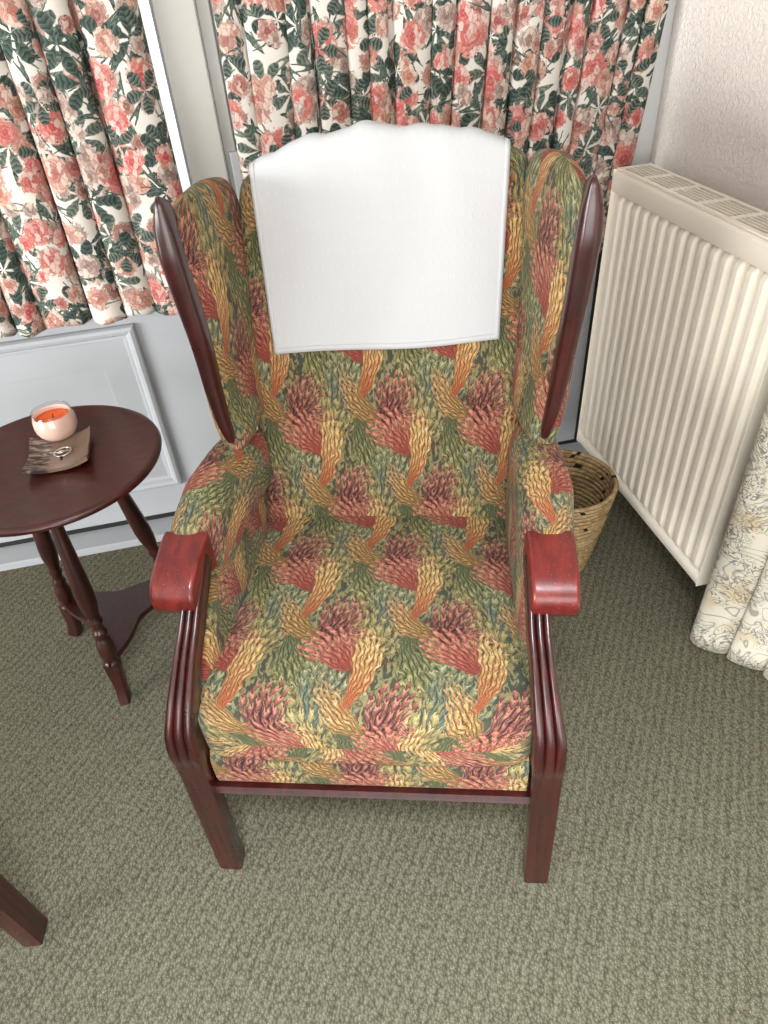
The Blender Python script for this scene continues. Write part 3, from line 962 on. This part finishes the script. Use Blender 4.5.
# candle in a glass bowl
CD = (-.452, 1.346, TZ-.001)
cand = empty('candle_jar', CD)
tag(cand, 'round glass jar with a pink and orange candle on the side table', 'candle')
gb = MB()
outer = [(0, .0), (.022, .0), (.031, .005), (.040, .015), (.0445, .028), (.0455, .038), (.0435, .050), (.040, .060), (.0385, .068)]
inner = [(.0368, .0685), (.0372, .067), (.0385, .060), (.042, .050), (.044, .038), (.043, .028), (.0385, .017), (.030, .0075), (0, .0045)]
gb.lathe([(max(r, .0001), z) for r, z in outer+inner], n=48)
gb.build('glass_bowl', M_GLASS, cand)
wb = MB()
wb.lathe([(.0001, .0052), (.029, .0082), (.0375, .0178), (.042, .028), (.043, .038), (.0414, .049), (.0382, .0585), (.0366, .0605), (.0352, .0585), (.0352, .050)], n=48)
wax = wb.build('wax', M_WAX, cand)
wb = MB()
wb.lathe([(.0001, .0465), (.030, .0470), (.0345, .0495), (.0338, .0503), (.029, .0485), (.0001, .048)], n=40)
wo = wb.build('melted_wax', M_WAXO, wax); wo['label'] = 'bright orange melted wax'
kb = MB(); kb.tube([(0, 0, .0475), (.0005, .0003, .053), (.002, .001, .057)], .0009, 8); kb.build('wick', M_BLK, cand)

# square dish
DS = Vector((-.442, 1.268, TZ-.0012)); DRZ = math.radians(3)
db = MB(); ND = 24; HS = .058
def dz(x, y):
    return .004+.012*(abs(x)/HS)**2.4*(.6)+.010*(abs(y)/HS)**2.6*.35+.004*((abs(x)*abs(y))/HS**2)**2
def edge(u, v):
    x, y = (u*2-1)*HS, (v*2-1)*HS
    k = 1+.05*(abs(x*y)/HS**2)
    return x*k, y*k
def top(i, j):
    x, y = edge(i/ND, j/ND); return (x, y, dz(x, y)+.0035)
def bot(i, j):
    x, y = edge(i/ND, j/ND); return (x, y, max(0., dz(x, y)-.004))
db.grid(top, lambda i, j: (i/ND, j/ND), ND, ND); nb = len(db.v)
db.grid(bot, lambda i, j: (i/ND, j/ND), ND, ND, flip=True)
W_ = ND+1
ring = [i for i in range(W_)]+[j*W_+ND for j in range(1, W_)]+[ND*W_+i for i in range(ND-1, -1, -1)]+[j*W_ for j in range(ND-1, 0, -1)]
for a, b in zip(ring, ring[1:]+ring[:1]): db.face([a, b, nb+b, nb+a])
dish = db.build('square_dish', M_DISH, None, sharp=50)
dish.location = DS; dish.rotation_euler = (0, 0, DRZ)
tag(dish, 'square brown glazed dish with upturned edges on the side table', 'dish')

# silver ring trinket in the dish
tr = empty('brooch', DS+Vector((.006, .002, .0080)), math.radians(10))
tag(tr, 'silver ring shaped brooch lying in the square brown dish', 'brooch')
rb = MB(); rb.tube([(.017*cos(2*PI*k/40), .0155*sin(2*PI*k/40), .0018+.001*cos(2*PI*k/40)) for k in range(40)], .0017, 8, closed=True)
rb.build('ring', M_SIL, tr)
pb = MB()
for k in range(6):
    a = 2*PI*k/6
    pb.lathe([(.0001, 0), (.0026, .0006), (.003, .0018), (.002, .003), (.0001, .0034)], (-.003+.004*cos(a), .004*sin(a), .0014), 10)
pb.lathe([(.0001, 0), (.003, .001), (.003, .003), (.0015, .0045), (.0001, .0048)], (-.003, 0, .0014), 12)
pb.build('flower', M_SIL, tr)
nb_ = MB(); nb_.tube([(-.029, .010, .002), (-.020, .003, .0032), (-.008, -.0005, .0032), (.016, -.001, .0026)], .0012, 8); nb_.build('pin', M_SIL, tr)
tb_ = MB(); tb_.tube([(-.004, -.016, .001), (-.0035, -.021, .0008), (-.004, -.027, .0008)], lambda k: (.0022, .0026, .0008)[k], 8); tb_.build('pendant', M_BLK, tr)

# ------------------------------------------------------------------ basket
BK = (.677, 1.262, 0)
bb = MB()
R0, R1, HB = .084, .129, .262
prof = []; npf = 120
outer = [(lerp(R0, R1, (k/60)**.85)+.0022*abs(sin(PI*k/60*25)), HB*k/60) for k in range(0, 61)]
innr = [(r-.010, z) for r, z in reversed(outer) if z > .008]
prof = [(.0001, 0)]+outer+[(R1+.003, HB+.004), (R1, HB+.009), (R1-.007, HB+.009), (R1-.010, HB+.003)]+innr+[(.0001, .008)]
bb.lathe(prof, BK, n=72)
bo = bb.build('wicker_basket', M_BASK, None)
tag(bo, 'woven straw waste basket behind the armchair beside the radiator', 'basket')

# ------------------------------------------------------------------ radiator
RX, RXB = .888, .982
RY0, RY1 = .962, 1.608
RZ0, RZ1 = .122, .888
rad = empty('radiator', (RX, (RY0+RY1)/2, 0)); ctr = Vector((RX, (RY0+RY1)/2, 0))
tag(rad, 'cream fluted panel radiator on the right wall', 'radiator')
def radbuild(mb, name, mat, **kw):
    mb.v = [tuple(Vector(v)-ctr) for v in mb.v]
    return mb.build(name, mat, rad, **kw)
pb = MB()
# fluted sheet: section across y
nfl = 16; pit = (RY1-RY0-.03)/nfl
def fl(y):
    u = ((y-RY0-.015)/pit) % 1.0
    if y < RY0+.015 or y > RY1-.015: return 0
    return .010*(smooth(.10, .26, u)-smooth(.62, .78, u))
ny, nz_ = nfl*24, 40
zs = [RZ0+.030+(RZ1-.046-RZ0-.030)*k/nz_ for k in range(nz_+1)]
def PF(i, j):
    y = lerp(RY0, RY1, i/ny); z = zs[j]
    e = smooth(zs[0], zs[0]+.016, z)*smooth(zs[-1], zs[-1]-.012, z)
    return (RX+.012-fl(y)*e, y, z)
pb.grid(PF, lambda i, j: (i/ny, j/nz_), ny, nz_)
radbuild(pb, 'front_panel', M_RAD, solid=.0015)
bb2 = MB()
bb2.prism([(RX+.012, RZ0+.032), (RX+.004, RZ0+.028), (RX+.001, RZ0+.02), (RX+.002, RZ0+.004), (RX+.006, RZ0), (RX+.016, RZ0), (RX+.016, RZ0+.032)], lambda p, q, t: (p, t, q), RY0, RY1)
radbuild(bb2, 'bottom_edge', M_RAD, sharp=60)
tbn = MB()
tbn.prism([(RX+.010, RZ1-.047), (RX+.0015, RZ1-.046), (RX, RZ1-.042), (RX, RZ1-.008), (RX+.003, RZ1-.002), (RX+.008, RZ1), (RX+.016, RZ1), (RX+.016, RZ1-.047)], lambda p, q, t: (p, t, q), RY0, RY1)
tbn.v = tbn.v
radbuild(tbn, 'top_band', M_RAD, sharp=60)
# grille: rails, cross bars and slats with real gaps
gr = MB(); gz0, gz1 = RZ1+.001, RZ1+.005
gr.box((RX+.008, RY0, gz0), (RX+.018, RY1, gz1)); gr.box((RXB-.010, RY0, gz0), (RXB, RY1, gz1))
ng = 6; gp = (RY1-RY0)/ng
for k in range(ng+1):
    yc = RY0+gp*k; h = .0075
    gr.box((RX+.018, max(RY0, yc-h), gz0), (RXB-.010, min(RY1, yc+h), gz1))
sl = 6; wgap = (RXB-.010-RX-.018)/sl
for k in range(1, sl):
    xc = RX+.018+wgap*k
    gr.box((xc-.0016, RY0, gz0-.001), (xc+.0016, RY1, gz1-.0006))
radbuild(gr, 'top_grille', M_RAD, smooth_=False)
for yy in (RY0, RY1):
    s1 = MB(); d = -.0035 if yy == RY0 else .0035
    s1.box((RX+.0005, min(yy, yy+d), RZ0), (RXB, max(yy, yy+d), RZ1+.002)); radbuild(s1, 'side_cover', M_RAD, smooth_=False, bevel=.001)
bp = MB(); bp.box((RXB-.012, RY0+.006, RZ0), (RXB, RY1-.006, RZ1-.012)); radbuild(bp, 'back_panel', M_RAD, smooth_=False)
fn_ = MB()
for k in range(26):
    y = RY0+.02+(RY1-RY0-.04)*k/25
    fn_.box((RX+.020, y-.001, RZ0+.05), (RXB-.013, y+.001, RZ1-.07))
radbuild(fn_, 'convector_fins', M_RADD, smooth_=False)
for yy in (RY0+.12, RY1-.12):
    wbk = MB(); wbk.box((RXB-.002, yy-.018, RZ0+.03), (1.0455, yy+.018, RZ1-.10)); radbuild(wbk, 'wall_bracket', M_RAD, smooth_=False)

vp = MB(); vp.tube([(.955, 1.572, 0), (.955, 1.572, .08), (.955, 1.572, RZ0+.03)], .0085, 12); vp.lathe([(.0001, .0), (.016, .0), (.016, .006), (.010, .010), (.0001, .010)], (.955, 1.572, 0), 16)
radbuild(vp, 'pipe', M_RAD, sharp=50)

# ------------------------------------------------------------------ room shell
WY = 1.74
def struct(mb, name, mat, parent=None, **kw):
    o = mb.build(name, mat, parent, **kw)
    if not parent: o['kind'] = 'structure'
    return o
f = MB()
f.v = [(-3.2, -2.6, 0), (1.05, -2.6, 0), (1.05, WY+.05, 0), (-3.2, WY+.05, 0)]; f.face([0, 1, 2, 3])
f.box((-3.2, -2.6, -.08), (1.05, WY+.05, -.01))
struct(f, 'floor', M_CARP, smooth_=False)
w = MB(); w.box((1.046, -2.6, 0), (1.2, WY+.12, 2.4)); struct(w, 'wall_right', M_STUC, smooth_=False)
cl = MB(); cl.box((-3.2, -2.6, 2.4), (1.2, WY+.12, 2.5)); struct(cl, 'ceiling', M_CEIL, smooth_=False)
# window wall: panel below, frames and glass above
w = MB()
w.box((-3.2, WY, 0), (1.046, WY+.1, .70)); w.box((-3.2, WY, 2.1), (1.046, WY+.1, 2.4))
struct(w, 'wall_back', M_UPVC, smooth_=False)
def frame(name, boxes, mat=M_UPVCC):
    m = MB()
    for a, b in boxes: m.box(a, b)
    return m
wn1 = frame('w', [((-.088, WY-.03, .045), (-.006, WY+.06, 2.1)), ((-1.10, WY-.03, .045), (-1.02, WY+.06, 2.1)), ((-1.02, WY-.012, .705), (-.088, WY+.06, .74)), ((-1.02, WY-.012, 2.02), (-.088, WY+.06, 2.1))])
o1 = struct(wn1, 'window_1', M_UPVCC, smooth_=False, bevel=.003)
g = MB(); g.box((-1.02, WY+.03, .74), (-.088, WY+.036, 2.02)); struct(g, 'pane', M_GLASS, o1, smooth_=False)
bd = MB()
for a, b in [((-.094, WY-.004, .74), (-.0885, WY+.028, 2.02))]: bd.box(a, b)
struct(bd, 'glazing_bead', M_UPVC, o1, smooth_=False, bevel=.003)
wn2 = frame('w', [((-.0055, WY-.014, .045), (.022, WY+.06, 2.1)), ((.99, WY-.014, .045), (1.046, WY+.06, 2.1)), ((.022, WY-.012, .705), (.99, WY+.06, .74)), ((.022, WY-.012, 2.02), (.99, WY+.06, 2.1))])
o2 = struct(wn2, 'window_2', M_UPVCC, smooth_=False, bevel=.003)
g = MB(); g.box((.022, WY+.03, .74), (.99, WY+.036, 2.02)); struct(g, 'pane', M_GLASS, o2, smooth_=False)
bd = MB(); bd.box((.0225, WY-.004, .74), (.027, WY+.028, 2.02)); bd.box((.978, WY-.004, .74), (.9895, WY+.028, 2.02)); struct(bd, 'glazing_bead', M_UPVC, o2, smooth_=False, bevel=.003)
ct = MB(); ct.box((.006, WY-.024, .90), (.026, WY-.0145, 1.0)); struct(ct, 'window_catch', M_UPVC, o2, smooth_=False, bevel=.003)
# raised panel moulding below the left curtain
pm = MB()
px0, px1, pz0, pz1 = -1.06, -.308, .138, .640
def ringp(x0, x1, z0, z1, y): return [(x0, y, z0), (x1, y, z0), (x1, y, z1), (x0, y, z1)]
steps = [(0, 0), (.0, -.008), (.004, -.015), (.012, -.018), (.020, -.015), (.024, -.009), (.026, -.006), (.034, -.004), (.036, -.001), (.10, -.010), (.103, -.010), (.104, -.006), (.112, -.006)]
base = len(pm.v)
for d, y in steps: pm.v += ringp(px0+d, px1-d, pz0+d, pz1-d, WY-.001+y)
for j in range(len(steps)-1):
    for i in range(4):
        pm.face([4*j+i, 4*j+(i+1) % 4, 4*j+4+(i+1) % 4, 4*j+4+i])
pm.face([4*(len(steps)-1)+i for i in range(4)])
struct(pm, 'trim_1', M_UPVC, sharp=25)
gk = MB()
gk.box((-3.2, WY-.004, .020), (-.006, WY+.01, .036)); gk.box((-.004, WY-.004, .020), (.962, WY+.01, .033)); gk.box((.950, WY-.004, .033), (.962, WY+.01, .70))
struct(gk, 'trim_2', M_GASK, smooth_=False)
rf = MB(); rf.box((.963, WY-.010, .02), (1.046, WY+.01, .70)); rf.box((.99, WY-.022, .70), (1.046, WY-.0145, 2.1)); struct(rf, 'trim_3', M_WHITE, smooth_=False, bevel=.003)
sb = MB(); sb.prism([(WY+.02, 0), (WY-.088, 0), (WY-.088, .019), (WY-.084, .022), (WY+.02, .0225)], lambda p, q, t: (t, p, q), -3.2, 1.046)
struct(sb, 'baseboard_back', M_UPVC, sharp=30)

# ------------------------------------------------------------------ curtains
def curtain(name, mat, x0, x1, z0, z1, yc, lam, amp, seed, label, axis='x', pull=None, drift=None, gather=1.35, nz=60, hem=.004, flare=0., omega=.22):
    rnd = random.Random(seed)
    width = x1-x0
    nf = max(2, int(round(width/lam)))
    # irregular pleat widths
    ws = [rnd.uniform(.65, 1.4) for _ in range(nf)]; tot = sum(ws); ws = [a/tot for a in ws]
    am = [rnd.uniform(.65, 1.25) for _ in range(nf+1)]
    sl = [rnd.uniform(-1, 1) for _ in range(nf+1)]
    per = 18; nu = nf*per
    cum = [0]
    for a in ws: cum.append(cum[-1]+a)
    def S(i, z):
        k = min(i//per, nf-1); u = (i-k*per)/per
        fz = (z-z0)/(z1-z0)
        x = x0+width*(cum[k]+ws[k]*u)
        A = amp*lerp(am[k], am[k+1], u)*(1+flare*(1-fz))
        ph = 2*PI*u
        y = yc+A*(1-2*abs(sin(PI*u))**.8)+.25*amp*sin(5*fz+k)
        x -= omega*ws[k]*width*sin(ph)*(.6+.4*am[k])+.010*sin(2.3*fz*2+sl[k]*3)*lerp(sl[k], sl[k+1], u)
        if pull: x = pull(x, z)
        if drift: y += drift(x)
        return x, y
    ul = [0.]
    zm = (z0+z1)/2
    for i in range(nu):
        a, b = S(i, zm), S(i+1, zm); ul.append(ul[-1]+math.hypot(a[0]-b[0], a[1]-b[1]))
    mb = MB()
    def P(i, j):
        z = lerp(z0, z1, (j/nz))
        x, y = S(i, z)
        zz = z+(hem*sin(i/per*2*PI*.5+seed)+hem*.6*sin(i*.9))*(1-j/nz)**6
        return (x, y, zz) if axis == 'x' else (y, x, zz)
    mb.grid(P, lambda i, j: (ul[i]+seed*.37, lerp(z0, z1, j/nz)+seed*.11), nu, nz)
    o = mb.build(name, mat, None, solid=.0012)
    tag(o, label, 'curtain')
    return o
curtain('floral_curtain', M_CHZ, -1.05, -.112, .686, 1.62, WY-.062, .088, .025, 3, 'rose print curtain hanging left of the white window post', gather=1.4, flare=.35, omega=.2)
def pull_r(x, z):
    return x-clamp((x-.03)/.98)*.062*clamp((1.32-z)/.64)
curtain('floral_curtain', M_CHZ, .026, 1.016, .674, 1.62, WY-.056, .062, .012, 8, 'rose print curtain hanging behind the armchair', flare=.1, omega=.16, pull=pull_r)
curtain('toile_curtain', M_TOI, -.35, .925, .006, 2.2, .890, .085, .026, 5, 'cream scroll print curtain reaching the floor beside the radiator', axis='y', hem=.0, flare=.2, omega=.2, drift=lambda y: .115*smooth(.90, .72, y))

# ------------------------------------------------------------------ camera
F_PX = 680.84
pitch, roll, yaw = .685682, -.0823825, .165957
fw = Vector((sin(yaw)*cos(pitch), cos(yaw)*cos(pitch), -sin(pitch)))
rt = Vector((cos(yaw), -sin(yaw), 0)); up = rt.cross(fw)
r2 = rt*cos(roll)+up*sin(roll); u2 = -rt*sin(roll)+up*cos(roll)
cam = bpy.data.cameras.new('camera'); co = bpy.data.objects.new('camera', cam); COL.objects.link(co)
cam.sensor_fit = 'VERTICAL'; cam.sensor_height = 36; cam.lens = F_PX/1024*36
cam.clip_start = .02
mw = Matrix((r2, u2, -fw)).transposed().to_4x4(); mw.translation = Vector((0, 0, 1.32))
co.matrix_world = mw
scene.camera = co

# ------------------------------------------------------------------ light
wld = bpy.data.worlds.new('sky'); scene.world = wld; wld.use_nodes = True
wt = wld.node_tree; bg = wt.nodes['Background']
tc = wt.nodes.new('ShaderNodeTexCoord'); sx_ = wt.nodes.new('ShaderNodeSeparateXYZ'); wt.links.new(tc.outputs['Generated'], sx_.inputs[0])
mr = wt.nodes.new('ShaderNodeMapRange'); wt.links.new(sx_.outputs[1], mr.inputs[0])
mr.inputs[1].default_value = .1; mr.inputs[2].default_value = .5; mr.inputs[3].default_value = .30; mr.inputs[4].default_value = 1.6
wt.links.new(mr.outputs[0], bg.inputs[1]); bg.inputs[0].default_value = (.95, .98, 1.0, 1)
def area(name, loc, target, sx, sy, power, col=(1, 1, 1)):
    l = bpy.data.lights.new(name, 'AREA'); l.shape = 'RECTANGLE'; l.size = sx; l.size_y = sy; l.energy = power; l.color = col
    o = bpy.data.objects.new(name, l); COL.objects.link(o); o.location = loc
    d = Vector(target)-Vector(loc); o.rotation_euler = d.to_track_quat('-Z', 'Y').to_euler()
    return o
area('daylight_window', (-4.6, -1.3, 1.0), (.8, 1.0, .9), 2.8, 1.9, 470, (1, .98, .94))
area('rear_window', (-.9, -3.3, 1.05), (.2, 1.5, .8), 3.0, 1.7, 130, (1, .99, .97))
sp = bpy.data.lights.new('added_floor_spot', 'SPOT'); sp.energy = 440; sp.spot_size = math.radians(76); sp.spot_blend = 1; sp.shadow_soft_size = .3; sp.color = (.86, .94, 1.0)  # added spot, no real lamp there; brightens the carpet near the camera
so = bpy.data.objects.new('added_floor_spot', sp); COL.objects.link(so); so.location = (-.05, -.30, 2.34)
so.rotation_euler = (Vector((.0, .12, 0))-Vector(so.location)).to_track_quat('-Z', 'Y').to_euler()
scene.view_settings.view_transform = 'Standard'; scene.view_settings.look = 'None'
scene.view_settings.exposure = -.15; scene.view_settings.gamma = 1; scene.view_settings.use_curve_mapping = False
scene.cycles.max_bounces = 8
